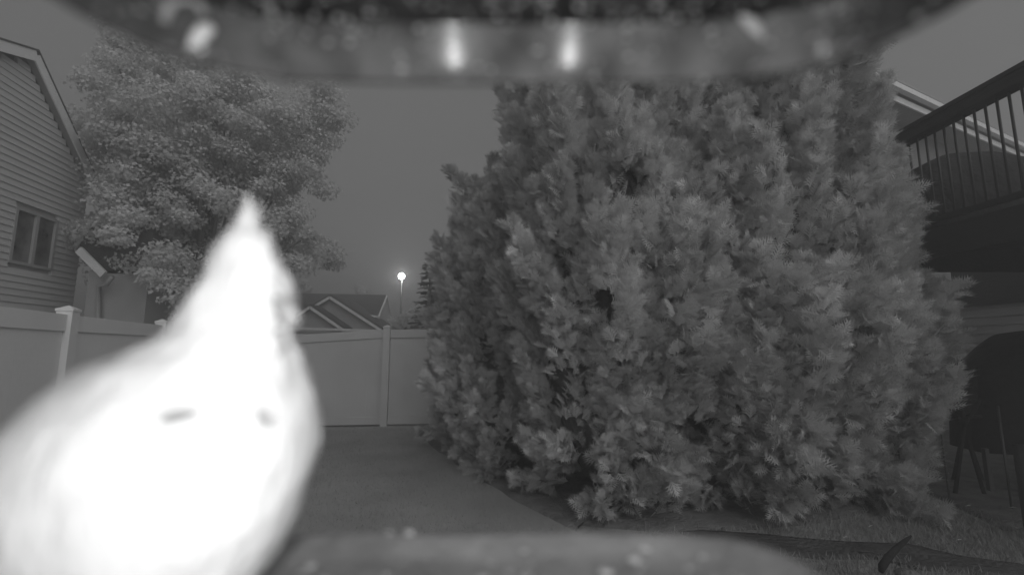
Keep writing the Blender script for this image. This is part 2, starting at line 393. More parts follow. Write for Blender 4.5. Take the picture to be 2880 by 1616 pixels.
# ================================================================== foliage
def leaf_template():
    pts = [(0, 0), (.32, .18), (.5, .5), (.22, .55), (0, 1), (-.22, .55), (-.5, .5), (-.32, .18)]
    tv = np.array([(x, y, 0.12 * abs(x)) for x, y in pts]); tf = np.array([(0, 2, 3), (0, 3, 4), (0, 4, 5), (0, 5, 6)])
    return tv, tf
def rand_frames(n, outward, spread=0.8):
    Z = unit(outward + rng.normal(0, spread, (n, 3))); A = unit(rng.normal(0, 1, (n, 3)))
    Y = unit(np.cross(Z, A)); X = np.cross(Y, Z); return X, Y, Z
def broad_tree(name, label, base, blobs, nclump, per, leaf, trunk_r, cat='tree', group=None, m=M_leaf, clr=0.42):
    base = Vector(base); root = empty(name, base, label, cat, group)
    bl = [(np.array(b[0]), b[1]) for b in blobs]; vol = np.array([r ** 2.5 for _, r in bl]); vol /= vol.sum()
    cc = []; 
    while len(cc) < nclump:
        c, r = bl[rng.choice(len(bl), p=vol)]; d = unit(rng.normal(0, 1, 3)); q = c + d * r * rng.uniform(0.35, 1.0) ** 0.5 * np.array([1, 1, 1])
        cc.append((q, d))
    pos = []; outw = []; tone = []
    for q, d in cc:
        k = int(per * rng.uniform(.5, 1.4)); rr = clr * rng.uniform(.6, 1.25)
        o = unit(rng.normal(0, 1, (k, 3))); pr = rng.uniform(0.25, 1, (k, 1)) ** 0.6
        pos.append(q + o * pr * rr * np.array([1.15, 1.15, .75])); outw.append(o * .7 + d * .5 + np.array([0, 0, .5])); tone.append(np.full(k, rng.uniform(.9, 1.08)) * rng.uniform(.92, 1.08, k))
    pos = np.concatenate(pos); outw = np.concatenate(outw); tone = np.concatenate(tone)
    X, Y, Z = rand_frames(len(pos), unit(outw), .55); tv, tf = leaf_template()
    me = scatter_mesh('crown', tv, tf, pos, X, Y, Z, leaf * rng.uniform(.7, 1.3, len(pos)), tone)
    obj('crown', me, m, root)
    top = Vector(np.mean([q for q, _ in cc], axis=0)); fork = Vector((base.x, base.y, base.z + (top.z - base.z) * .35))
    obj('trunk', tube([base + Vector((0, 0, -.2)), base.lerp(fork, .5) + Vector((.05, 0, 0)), fork], [trunk_r * 1.3, trunk_r, trunk_r * .8], 12), M_bark, root, True)
    bm = bmesh.new()
    for i in range(0, len(cc), max(1, len(cc) // 36)):
        q = Vector(cc[i][0]); mid = fork.lerp(q, .5) + Vector((0, 0, .25)); tube([fork, mid, q], [trunk_r * .42, trunk_r * .22, .012], 6, bm)
    obj('branches', bm, M_bark, root, True)
    return root
# maple behind the left fence
TY = 11.2; mp = TY / 1250
def blob(px, py, r, Y=TY): p = P(px, py, Y); return ((p.x, p.y, p.z), r * Y / 1250)
broad_tree('maple_tree', 'large leafy maple tree behind the bird and the left fence', (P(560, 900, TY).x, TY, 0),
    [blob(540, 360, 235, 10.8), blob(400, 250, 130), blob(700, 400, 190, 11.4), blob(820, 370, 110), blob(450, 560, 190, 10.6), blob(640, 620, 230, 11.5), blob(850, 560, 95), blob(900, 690, 62), blob(820, 705, 65), blob(360, 640, 110, 10.8), blob(500, 800, 150), blob(300, 420, 90, 10.6), blob(430, 140, 110), blob(380, 760, 80), blob(890, 290, 70), blob(905, 450, 70), blob(945, 350, 36), blob(930, 725, 42), blob(975, 738, 18), blob(275, 520, 60, 10.8), blob(400, 690, 100, 9.3), blob(470, 790, 110, 9.2), blob(385, 830, 60, 9.2), blob(560, 860, 110, 9.4), blob(330, 600, 70, 9.4), blob(290, 200, 52), blob(250, 330, 45), blob(640, 240, 140)],
    440, 290, 0.085, 0.16)
# small far crowns over the distant roof, and shrub below the lamp
broad_tree('distant_tree', 'small dark round treetop above the left end of the far roof', (P(862, 900, 42).x, 42, 0), [blob(860, 806, 17, 42), blob(840, 815, 12, 42), blob(885, 822, 10, 42)], 14, 60, .28, .18, group='distant trees', clr=.38)
broad_tree('distant_tree', 'small pointed treetop just right of the middle of the far roof', (P(1018, 900, 42).x, 42, 0), [blob(1018, 818, 16, 42), blob(1010, 806, 8, 42), blob(1030, 826, 10, 42)], 14, 60, .28, .18, group='distant trees', clr=.36)
broad_tree('distant_shrub', 'hazy low shrubs around the foot of the street lamp pole', (P(1150, 940, 30).x, 30, 0), [blob(1118, 915, 26, 30), blob(1160, 900, 34, 30), blob(1200, 895, 36, 30)], 30, 70, .2, .1, 'shrub', clr=.42)

def conifer(name, label, base, H, R0, whorls, m):
    base = Vector(base); root = empty(name, base, label, 'tree')
    obj('trunk', tube([base, base + Vector((0, 0, H * .98))], [.13, .012], 8), M_bark, root, True)
    pos = []; dirs = []
    for w in range(whorls):
        f = w / (whorls - 1); z = H * (0.06 + .92 * f); rr = R0 * (1 - f) ** .85 + .05
        for k in range(9):
            a = rng.uniform(0, 2 * math.pi); L = rr * rng.uniform(.75, 1.1); d = np.array([math.cos(a), math.sin(a), 0.0])
            for s in np.arange(0.12, 1.0, 0.07 / max(L, .2)):
                p = np.array(base) + d * L * s + np.array([0, 0, z - .28 * L * s + .16 * L * s * s])
                for sd_ in (-1, 1):
                    q = np.cross(d, [0, 0, 1]) * sd_ * .75 + d * .8 + np.array([0, 0, -.12]); pos.append(p); dirs.append(unit(q + rng.normal(0, .18, 3)))
    pos = np.array(pos); Y = np.array(dirs); A = unit(rng.normal(0, .35, Y.shape) + np.array([0, 0, 1])); X = unit(np.cross(Y, A)); Z = np.cross(X, Y)
    tv = np.array([(0, 0, 0), (.16, .35, 0), (.10, 1, 0), (-.10, 1, 0), (-.16, .35, 0), (0, .5, .1)]); tf = np.array([(0, 1, 5), (1, 2, 5), (2, 3, 5), (3, 4, 5), (4, 0, 5)])
    me = scatter_mesh('crown', tv, tf, pos, X, Y, Z, rng.uniform(.14, .3, len(pos)), rng.uniform(.8, 1.2, len(pos)))
    obj('crown', me, m, root); return root
cp = P(1205, 950, 15.5); ct = P(1192, 735, 15.5)
conifer('spruce_tree', 'feathery spruce behind the fence between lamp and hedge', (cp.x, 15.5, 0), ct.z, 0.95, 26, M_spruce)

# arborvitae sprays: a flat fan of finger-like branchlets
def spray_template():
    V = []; F = []
    def finger(a, b, w, zc=0.0):
        a = np.array(a); b = np.array(b); d = (b - a) / np.linalg.norm(b - a); s = np.array([d[1], -d[0]])
        i = len(V)
        for q, z_ in ((a + s * w, 0), (a - s * w, 0), (b, zc)): V.append((q[0], q[1], z_))
        F.append((i, i + 1, i + 2))
    finger((0, 0), (0, 1.0), .04, .02); finger((0, .35), (.03, 1.12), .035, .02)
    for k, (y, L) in enumerate(((.08, .62), (.24, .60), (.40, .50), (.56, .38), (.72, .26))):
        for s in (-1, 1):
            finger((0, y), (s * L * .70, y + L * .80), .040, -.07)
            if L > .45: finger((s * L * .22, y + L * .30), (s * L * .85, y + L * .40), .034, -.10)
            elif L > .3: finger((s * L * .2, y + L * .3), (s * L * .12, y + L * .8), .03, -.02)
    return np.array(V), np.array(F)
SV, SF = spray_template()
def arborvitae(label, px, Y, R0, H, nplume, seed, per=74, wide=0.28, size=0.14, leaders=1):
    r2 = np.random.default_rng(seed); c = P(px, 1000, Y); base = Vector((c.x, Y, gz(c.x, Y))); b = np.array(base)
    root = empty('arborvitae', base, label, 'shrub', 'arborvitae in the garden hedge')
    def prof(t):
        low = min(1, 0.50 + 2.0 * t)
        return R0 * low * (1 - max(0, (t - wide) / (1 - wide)) ** 2.5) ** .62 + .03
    # trunk and inner twigs
    obj('trunk', tube([base + Vector((0, 0, -.1)), base + Vector((0, 0, H * .9))], [.09, .02], 8), M_bark, root, True)
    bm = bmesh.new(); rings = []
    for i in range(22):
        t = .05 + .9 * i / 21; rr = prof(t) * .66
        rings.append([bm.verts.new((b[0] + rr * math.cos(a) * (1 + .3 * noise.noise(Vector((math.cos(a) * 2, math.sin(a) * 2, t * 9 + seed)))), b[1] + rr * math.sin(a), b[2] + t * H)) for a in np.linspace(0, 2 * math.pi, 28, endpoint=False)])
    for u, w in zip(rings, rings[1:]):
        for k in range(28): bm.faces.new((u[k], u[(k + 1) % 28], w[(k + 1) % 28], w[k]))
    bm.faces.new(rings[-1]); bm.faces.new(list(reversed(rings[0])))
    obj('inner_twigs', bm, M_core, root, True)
    pos = []; Yd = []; out_ = []; tone = []; sc = []
    for i in range(nplume):
        while True:
            t = r2.uniform(0.02, .97); a = r2.uniform(0, 2 * math.pi)
            if math.sin(a) > .55 and r2.random() < .6: a = -a        # fewer plumes on the unseen back
            nv = noise.noise(Vector((math.cos(a) * 2.6 * R0, math.sin(a) * 2.6 * R0, t * H * 1.1 + seed * 3)))
            if nv > -.28 or r2.random() < .25: break
        rr = prof(t) * (.84 + .34 * nv) * r2.uniform(.88, 1.04); o = np.array([math.cos(a), math.sin(a), 0.0])
        p0 = b + o * rr + np.array([0, 0, t * H - .1])
        up = np.array([0, 0, 1.0]); lean = r2.uniform(.10, .50) if t < .85 else .08
        ax = unit(up * 1.0 + o * lean + r2.normal(0, .19, 3))
        if t < .12: ax = unit(o * .55 + up * r2.uniform(.1, .9) + r2.normal(0, .2, 3))
        L = r2.uniform(.35, .85) * (.62 if t < .14 else 1 if t < .9 else .7); wd = r2.uniform(.07, .15); tn = r2.uniform(.88, 1.12)
        k = int(per * L / .5)
        u = r2.uniform(0, 1, k) ** .85; ang = r2.uniform(0, 2 * math.pi, k)
        e1 = unit(np.cross(ax, [.3, .2, .9])); e2 = np.cross(ax, e1)
        rad = (wd * (1 - u ** 1.5) + .012) * r2.uniform(.2, 1, k) ** .5
        side = np.cos(ang)[:, None] * e1 + np.sin(ang)[:, None] * e2
        pos.append(p0 + ax * (u * L)[:, None] + side * rad[:, None])
        yd = unit(ax * .8 + side * .6 + o * .2 + r2.normal(0, .32, (k, 3))); Yd.append(yd)
        out_.append(unit(side * .8 + o[None] * .7 + r2.normal(0, .35, (k, 3))))
        tone.append(tn * r2.uniform(.86, 1.14, k)); sc.append(size * r2.uniform(.6, 1.25, k))
    pos = np.concatenate(pos); Yd = np.concatenate(Yd); Z = np.concatenate(out_); tone = np.concatenate(tone); sc = np.concatenate(sc)
    pos[:, 2] = np.maximum(pos[:, 2], b[2] + .05)
    X = unit(np.cross(Yd, Z)); Z = np.cross(X, Yd)
    me = scatter_mesh('crown', SV, SF, pos, X, Yd, Z, sc, tone)
    obj('crown', me, M_thuja, root)
    return root
arborvitae('rearmost and lowest arborvitae at the hedge\'s far left end by the fence', 1335, 6.9, 0.46, 3.4, 180, 11)
arborvitae('second arborvitae from the left, dark and pointed against the sky', 1440, 5.8, 0.76, 3.75, 240, 12)
arborvitae('broad full arborvitae in the left middle of the hedge, nearest the lawn', 1725, 4.65, 1.08, 6.6, 560, 13)
arborvitae('largest arborvitae in the right middle of the hedge above the shadow strip', 2118, 4.6, 1.08, 6.2, 540, 14)
arborvitae('short narrow arborvitae at the hedge\'s right end beside the deck', 2425, 4.45, 0.34, 3.0, 170, 15)

# ================================================================== grass blades
def blades(name, n, f, h0, h1, label):
    xy = f(n); n = len(xy); pos = np.array([(x, y, gn(x, y) - .004) for x, y in xy])
    Yd = unit(rng.normal(0, .42, (n, 3)) * np.array([1, 1, 0]) + np.array([0, 0, 1])); A = rng.normal(0, 1, (n, 3)); X = unit(np.cross(Yd, A)); Z = np.cross(X, Yd)
    tv = np.array([(-.05, 0, 0), (.05, 0, 0), (.04, .5, .05), (-.04, .5, .05), (0, 1, .22)]); tf = np.array([(0, 1, 2), (0, 2, 3), (3, 2, 4)])
    me = scatter_mesh(name, tv, tf, pos, X, Yd, Z, rng.uniform(h0, h1, n), rng.uniform(.75, 1.25, n))
    return tag(obj(name, me, M_blade), label, 'grass', kind='stuff')
def right_area(n):
    x = rng.uniform(1.0, 6.3, n); y = rng.uniform(2.2, 5.6, n)
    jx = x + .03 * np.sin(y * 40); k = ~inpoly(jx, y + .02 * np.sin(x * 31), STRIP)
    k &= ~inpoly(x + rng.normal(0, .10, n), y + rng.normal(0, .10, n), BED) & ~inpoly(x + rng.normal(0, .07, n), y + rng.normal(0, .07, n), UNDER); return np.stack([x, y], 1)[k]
def lawn_area(n):
    y = rng.uniform(2.0, 8.7, n); x = rng.uniform(-4.6, 3.0, n); k = (x > -4.5) & ~inpoly(x + rng.normal(0, .11, n), y + rng.normal(0, .11, n), BED) & ~inpoly(x, y + rng.normal(0, .02, n), STRIP) & ((y < 4) | (x < 1)); return np.stack([x, y], 1)[k]
blades('grass', 60000, right_area, .03, .075, 'longer rough grass between the shadow strip and the deck')
blades('lawn_grass', 90000, lawn_area, .02, .04, 'short mown grass of the lawn in front of the fence')

# ================================================================== deck and own house at right
DX = 4.14; DZ = 2.60; RZ = 3.68
root = empty('deck', (DX, 1.2, 0), 'dark raised wooden deck with thin balusters at the right edge', 'deck')
obj('top_rail', beam((DX, 1.2, RZ - .05), (DX, 5.1, RZ - .05), 0.14, 0.10), M_deck, root)
obj('rail_cap', beam((DX + .005, 1.2, RZ + .022), (DX + .005, 5.14, RZ + .022), 0.18, 0.04), M_deck, root)
obj('bottom_rail', beam((DX, 1.2, DZ + .10), (DX, 5.1, DZ + .10), 0.05, 0.05), M_deck, root)
bme = None
y = 1.3
while y < 5.05:
    bm = bmesh.new(); tube([(0, 0, 0), (0, 0, RZ - DZ - .23)], 0.0105, 8, bm)
    if bme is None:
        o = obj('baluster', bm, M_balu, root, True); bme = o.data
    else:
        bm.free(); o = bpy.data.objects.new('baluster', bme); COL.objects.link(o); o.parent = root
    if o.data is bme and not bme.get('shift'):
        bme.transform(Matrix.Translation(root.location)); bme['shift'] = 1
    o.location = Vector((DX, y, DZ + .126)) - root.location; y += .094
obj('rim_board', beam((DX + .02, 1.2, DZ - .12), (DX + .02, 5.1, DZ - .12), 0.04, 0.28), M_deck, root)
k = 0
for i in range(30):
    xb = DX + .12 + i * .143
    if xb < 8.4: obj('deck_board', beam((xb, 1.2, DZ + .02), (xb, 5.12, DZ + .02), 0.137, 0.035), M_deck, root)
for x, yy in ((DX + .1, 5.0), (DX + 4.2, 5.0)):
    obj('deck_post', box((x, yy, DZ / 2 - .15), (.1, .1, DZ - .3)), M_deck, root)
obj('shadow_board', beam((8.42, 1.2, DZ), (8.42, 8.4, DZ), .04, .80), M_deck, root)  # dark board added to draw the shadow along the wall top
obj('end_beam', beam((DX + .05, 5.08, DZ - .14), (8.35, 5.08, DZ - .14), .05, .26), M_deck, root)
# own house: lower wall behind the deck and the wing whose eave shows above it
e1 = P(2470, 205, 7.0); 
root = empty('own_house', (6.6, 1.0, 0), 'dim house wall with horizontal siding behind and under the deck', 'house')
obj('wall', box((10.0, 3.7, 1.47), (3.0, 9.4, 3.0)), M_under, root)
z = 0.05
while z < 2.45:
    bm = bmesh.new()
    q = [(8.46, -1, z), (8.46, 8.4, z), (8.498, 8.4, z), (8.498, -1, z), (8.485, -1, z + .152), (8.485, 8.4, z + .152), (8.498, 8.4, z + .152), (8.498, -1, z + .152)]
    v = [bm.verts.new(p) for p in q]
    for f in ((0, 1, 5, 4), (2, 3, 7, 6), (0, 3, 2, 1), (4, 5, 6, 7), (0, 4, 7, 3), (1, 2, 6, 5)): bm.faces.new([v[i] for i in f])
    obj('siding_board', bm, M_under, root); z += .15
root = empty('rear_house', (6.5, 7.5, 0), 'neighbouring house eave with pale fascia and gutter lines above the deck railing', 'house')
E1 = P(2440, 205, 7.6); E2 = P(2880, 425, 7.6 * (972 - 205) / (972 - 425)); E2.z = E1.z
ed = (E2 - E1).normalized(); en = Vector((-ed.y, ed.x, 0)); E3 = E1 + ed * 12; E0 = E1 - ed * 1.0
obj('gutter', beam(E0, E3, .10, .11), M_trim, root)
obj('roof_edge', beam(E0 + Vector((0, 0, .10)) + en * .1, E3 + Vector((0, 0, .10)) + en * .1, .28, .035), M_sash, root)
obj('drip_edge', beam(E0 + Vector((0, 0, .065)), E3 + Vector((0, 0, .065)), .08, .015), M_balu, root)
obj('fascia', beam(E0 + en * .09 - Vector((0, 0, .17)), E3 + en * .09 - Vector((0, 0, .17)), .03, .13), M_trim, root)
obj('soffit', beam(E0 + en * .36 - Vector((0, 0, .2)), E3 + en * .36 - Vector((0, 0, .2)), .5, .02), M_soffit, root)
w = [E0 + en * .6, E3 + en * .6]
obj('wall', prism([(w[0].x, w[0].y, -.2), (w[1].x, w[1].y, -.2), (w[1].x, w[1].y, E1.z - .2), (w[0].x, w[0].y, E1.z - .2)], en * 5), M_rear, root)
obj('roof', prism([E0 + en * .2 + Vector((0, 0, .12)), E3 + en * .2 + Vector((0, 0, .12)), E3 + en * 3.2 + Vector((0, 0, .9)), E0 + en * 3.2 + Vector((0, 0, .9))], (0, 0, .05)), M_shingle, root)

def draped(name, pts_outline, depth, m, parent, seed=0, seg=10):
    """a sagging cloth shell: outline in the X-Z plane swept through the depth with rounded ends and folds"""
    bm = bmesh.new(); rings = []
    c = sum((Vector(p) for p in pts_outline), Vector()) / len(pts_outline)
    for i in range(seg + 1):
        t = -1 + 2 * i / seg; s = (1 - abs(t) ** 3.5) ** .35 if abs(t) < 1 else .35; s = max(s, .45)
        ring = []
        for p in pts_outline:
            p = Vector(p); q = Vector((c.x + (p.x - c.x) * s, p.y + depth * t / 2, (p.z - .0) if p.z < c.z else c.z + (p.z - c.z) * s))
            q += Vector((.03, 0, .015)) * noise.noise(q * 4 + Vector((seed, 0, 0))); ring.append(bm.verts.new(q))
        rings.append(ring)
    n = len(pts_outline)
    for u, w_ in zip(rings, rings[1:]):
        for k in range(n): bm.faces.new((u[k], u[(k + 1) % n], w_[(k + 1) % n], w_[k]))
    bm.faces.new(rings[0]); bm.faces.new(list(reversed(rings[-1])))
    bmesh.ops.recalc_face_normals(bm, faces=bm.faces)
    return obj(name, bm, m, parent, True)
# covered furniture on the deck
def outl(pxs, Y): return [P(a, b, Y) for a, b in pxs]
root = empty('covered_table', (DX + .9, 4.6, DZ), 'large dark covered patio table standing on the deck behind the balusters', 'table')
cy = 4.75
draped('cover', [Vector((DX + .22, cy, DZ + .06)), Vector((DX + .16, cy, DZ + .55)), Vector((DX + .28, cy, DZ + .80)), Vector((DX + .6, cy, DZ + .96)), Vector((DX + 1.0, cy, DZ + .98)), Vector((DX + 1.4, cy, DZ + .9)), Vector((DX + 1.75, cy, DZ + .82)), Vector((DX + 1.9, cy, DZ + .3)), Vector((DX + 1.9, cy, DZ + .06))], .7, M_dark, root, 3)
for x in (DX + .35, DX + 1.7):
    for yy in (cy - .2, cy + .2): obj('leg', box((x, yy, DZ + .06), (.05, .05, .05)), M_metal, root)
# covered grill under the deck
gy = 4.9
root = empty('covered_grill', (5.6, gy, 0), 'tall grill under a dark cover below the deck at the right edge', 'grill')
gp = outl([(2712, 1260), (2708, 1100), (2706, 1035), (2750, 1010), (2800, 965), (2840, 937), (2900, 928), (2990, 935), (3010, 1000), (3010, 1260)], gy)
draped('cover', gp, .65, M_dark, root, 8)
for px in (2770, 2960):
    for dy in (-.2, .2):
        p = P(px, 1260, gy + dy); obj('leg', box((p.x, p.y, p.z / 2), (.04, .04, p.z)), M_metal, root)
# folding chair with curved arm
cyy = 4.6
root = empty('folding_chair', (P(2710, 1300, cyy).x, cyy, 0), 'dark folding chair with curved arm and crossed legs beside the covered grill', 'chair')
for dy in (0, .48):
    obj('arm', tube([P(2675, 1033, cyy + dy), P(2690, 1045, cyy + dy), P(2700, 1080, cyy + dy), P(2706, 1150, cyy + dy), P(2712, 1200, cyy + dy)], [.02, .026, .026, .024, .02], 8), M_dark, root, True)
    a, b = P(2706, 1150, cyy + dy), P(2672, 1300, cyy + dy); b.z = gz(b.x, b.y)
    obj('leg', tube([P(2760, 1120, cyy + dy), P(2712, 1195, cyy + dy), Vector((b.x, b.y, 0))], .017, 8), M_dark, root, True)
    c = P(2760, 1310, cyy + dy); obj('leg', tube([a, P(2715, 1210, cyy + dy), Vector((c.x, c.y, 0))], .017, 8), M_dark, root, True)
a, b = P(2695, 1180, cyy), P(2765, 1175, cyy)
obj('seat', prism([a, b, b + Vector((0, .48, 0)), a + Vector((0, .48, 0))], (0, 0, .03)), M_dark, root)
a, b = P(2690, 1040, cyy + .02), P(2750, 1030, cyy + .02)
obj('backrest', prism([a, b, P(2752, 1165, cyy), P(2708, 1165, cyy)], (0, .45, 0)), M_dark, root)
# thin pale stakes
for px, y0, yb, Y, lab in ((2640, 1150, 1350, 4.25, 'thin pale metal stake standing right of the hedge'), (2806, 1140, 1362, 4.2, 'thin pale metal stake standing in front of the covered grill'), (2872, 1250, 1460, 3.6, 'short dark stake in the grass at the right edge')):
    p, q = P(px, y0, Y), P(px, yb, Y)
    tag(obj('garden_stake', tube([(p.x, Y, 0 - .05), (p.x, Y, p.z)], .010 if px < 2870 else .05, 8), M_metal if px < 2870 else M_deck, None, True), lab, 'stake', 'garden stakes')
# bent rod in the grass, and dark box by the fence
pts = [P(2478, 1606, 2.55), P(2482, 1590, 2.57), P(2496, 1568, 2.6), P(2520, 1542, 2.66), P(2545, 1520, 2.72), P(2562, 1506, 2.78)]
tag(obj('bent_rod', tube(pts, [.012, .020, .019, .016, .012, .005], 10), M_dark, None, True), 'short dark bent rod lying at the end of the shadow strip', 'rod')
p = P(2540, 1452, 3.05); bm = bmesh.new(); bmesh.ops.create_icosphere(bm, subdivisions=3, radius=.06)
for v in bm.verts: v.co = v.co * (1 + .25 * noise.noise(v.co * 20)); v.co.z *= .6; v.co.x *= 1.3
bmesh.ops.translate(bm, verts=bm.verts, vec=(p.x, p.y, .03)); tag(obj('stone', bm, M_soil_shade, None, True), 'small dark stone in the grass just behind the bent rod', 'stone')
a, b = P(1250, 1112, 8.2), P(1340, 1190, 8.2)
root = empty('storage_box', ((a.x + b.x) / 2, 8.2, 0), 'low dark box against the back fence, half hidden by the hedge', 'box')
obj('body', box(((a.x + b.x) / 2, 8.4, (a.z - .06) / 2), (b.x - a.x, .4, a.z - .06)), M_metal, root)
obj('lid', box(((a.x + b.x) / 2, 8.39, a.z - .035), (b.x - a.x + .05, .46, .05)), M_deck, root)

# ================================================================== the bird feeder round the camera
froot = empty('bird_feeder', (0, 0, 0), 'dark plastic bird feeder roof and tray framing the view, dusty and spotted', 'bird feeder')
def C(x, y, z): return Vector((x, y, CAMZ + z))
# roof outline in plan (half), front edge nearly straight, rounded corners, flaring sides
def roof_outline(inset=0.0):
    pts = []
    d0, w, r = 0.118, 0.0985, 0.033
    w -= inset; d0 -= inset; r = max(r - inset, .004)
    n = 10; half_ = []
    for i in range(13):
        x = w_ = (w - r) * i / 12; half_.append((x, d0 - 0.004 * (x / w) ** 2))
    y0 = d0 - .004
    for i in range(1, n + 1):
        a = math.pi / 2 * i / n; half_.append(((w - r) + r * math.sin(a), y0 - r + r * math.cos(a)))
    for i in range(1, 13):
        t = i / 12; half_.append((w + 0.018 * t ** .9, (y0 - r) * (1 - t) - .03 * t))
    return [(-x, y) for x, y in reversed(half_[1:])] + half_
z_top = 0.092
prof = [(0.0, 0.0750), (0.0003, 0.0757), (.0022, .0787), (.0042, .0816), (.0063, .0844), (.0079, .0864)]   # inset, height of the concave rim
bm = bmesh.new(); rings = []
for ins, zz in prof: rings.append([bm.verts.new(C(x, y, zz)) for x, y in roof_outline(ins)])
for u, w in zip(rings, rings[1:]):
    for k in range(len(u) - 1): bm.faces.new((u[k], u[k + 1], w[k + 1], w[k]))
# outside of the rim
oo = roof_outline(-0.0022); r1 = [bm.verts.new(C(x, y, .0751)) for x, y in oo]; r2_ = [bm.verts.new(C(x, y, .0965)) for x, y in oo]
for u, w in ((rings[0], r1), (r1, r2_)):
    for k in range(len(u) - 1): bm.faces.new((u[k + 1], u[k], w[k], w[k + 1]))
bmesh.ops.recalc_face_normals(bm, faces=bm.faces)
from mathutils.bvhtree import BVHTree
T_rim = BVHTree.FromBMesh(bm)
obj('roof_rim', bm, M_lip, froot, True)
inner = roof_outline(.0078)
bm = bmesh.new(); prism([C(x, y, .0865) for x, y in inner], (0, 0, .004), bm); T_roof = BVHTree.FromBMesh(bm); obj('roof', bm, M_feed, froot)
# dust specks and dried droplets stuck to the roof and rim
def ico(bm, c, r, sq=(1, 1, 1), rot=0.0):
    t = bmesh.ops.create_icosphere(bm, subdivisions=2, radius=r); Rm = Matrix.Rotation(rot, 3, 'Z')
    for v in t['verts']:
        v.co = Rm @ Vector((v.co.x * sq[0], v.co.y * sq[1], v.co.z * sq[2])) + c
def roofpt(px, py):
    """where the sight line meets the underside of the roof or its rim"""
    o = C(0, 0, 0); d = ray(px, py).normalized(); best = None
    for T in (T_rim, T_roof):
        h = T.ray_cast(o, d)
        if h[0] is not None and (best is None or h[3] < best[1]): best = (h[0], h[3])
    return best[0] - d * .0002 if best else None
sp = random.Random(4)
bm = bmesh.new()
for i in range(420):
    px = sp.uniform(250, 2650); py = sp.uniform(-20, 200)
    if py > 55 and sp.random() < .62: continue
    q = roofpt(px, py)
    if q is None: continue
    ico(bm, q, sp.choice([.0003, .0003, .0004, .0005, .0007]), (sp.uniform(.7, 2.2), 1, .5), sp.uniform(0, 3))
tag(obj('dust_specks', bm, mat('dust', .34, .9, .3, 300), froot, True), kind='stuff')
for px, py, r in ((950, 50, .0011), (865, 95, .0009), (1765, 78, .0012), (2340, 170, .0009), (2000, 88, .0013), (1715, 20, .0008), (1210, 92, .0007), (760, 20, .0013), (765, 40, .0012), (2005, 115, .001), (1670, 215, .0011), (1980, 225, .001), (2320, 85, .0008), (1540, -2, .0012)):
    bm = bmesh.new(); q = roofpt(px, max(py, 4))
    if q is None: continue
    ico(bm, q, r * .8, (1.2, 1, .6), px); obj('droplet', bm, M_fleck, froot, True)
def roof_mark(pts, rads, m):  # pale shape drawn along the roof underside
    bm = tube([roofpt(a, max(b, 3)) for a, b in pts], rads, 8); obj('pale_mark', bm, m, froot, True)
M_mark2 = mat('grey_mark', .42, .8, .2, 200)
roof_mark([(530, 138), (552, 112), (575, 88), (598, 75)], [.0005, .0015, .0019, .0008], mat('white_mark', .8, .8, .05, 100))
roof_mark([(462, 62), (466, 40), (480, 14), (505, 0), (540, 2), (565, 16), (572, 42)], [.0009, .0011, .0009, .0006, .0007, .0011, .0009], M_mark2)
roof_mark([(2082, 45), (2108, 62), (2130, 88), (2147, 112)], [.0006, .0014, .0014, .0004], M_mark2)
# tray
def tray_outline(s=0.0):
    half_ = []; w, d0, r = .098 + s, .186 + s, .03
    for i in range(8): half_.append(((w - r) * i / 7, d0))
    for i in range(1, 9):
        a = math.pi / 2 * i / 8; half_.append(((w - r) + r * math.sin(a), d0 - r + r * math.cos(a)))
    for i in range(1, 6): half_.append((w + .012 * i / 5, (d0 - r) * (1 - i / 5) - .02 * i / 5))
    return [(-x, y) for x, y in reversed(half_[1:])] + half_
TZ = -.0735
bm = bmesh.new(); rings = []
for s, zz in ((-.012, TZ - .006), (-.006, TZ - .0045), (-.002, TZ), (.0, TZ + .0006), (.002, TZ), (.002, TZ - .014)):
    rings.append([bm.verts.new(C(x, y, zz + .0004 * math.sin(x * 70))) for x, y in tray_outline(s)])
for u, w in zip(rings, rings[1:]):
    for k in range(len(u) - 1): bm.faces.new((u[k], u[k + 1], w[k + 1], w[k]))
bm.faces.new(rings[0]); bm.faces.new([bm.verts.new(v.co - Vector((0, 0, .001))) for v in rings[-1]][::-1])
bmesh.ops.recalc_face_normals(bm, faces=bm.faces)
obj('tray', bm, M_tray, froot, True)
obj('housing', box(C(0, -.05, .0), (.15, .07, .178)), M_house_feed, froot)
obj('arm', box(C(0, -.05, -.11), (.05, .05, .045)), M_house_feed, froot)
obj('post', tube([(0, -.05, -.1), (0, -.05, CAMZ - .13)], .02, 12), M_metal, froot, True)
for sx in (-1, 1):
    bm = bmesh.new(); bmesh.ops.create_cone(bm, cap_ends=True, segments=16, radius1=.004, radius2=.003, depth=.003, matrix=Matrix.Translation(C(sx * .029, -.0135, 0)) @ Matrix.Rotation(R(90), 4, 'X'))
    obj('lens', bm, M_glass, froot, True)
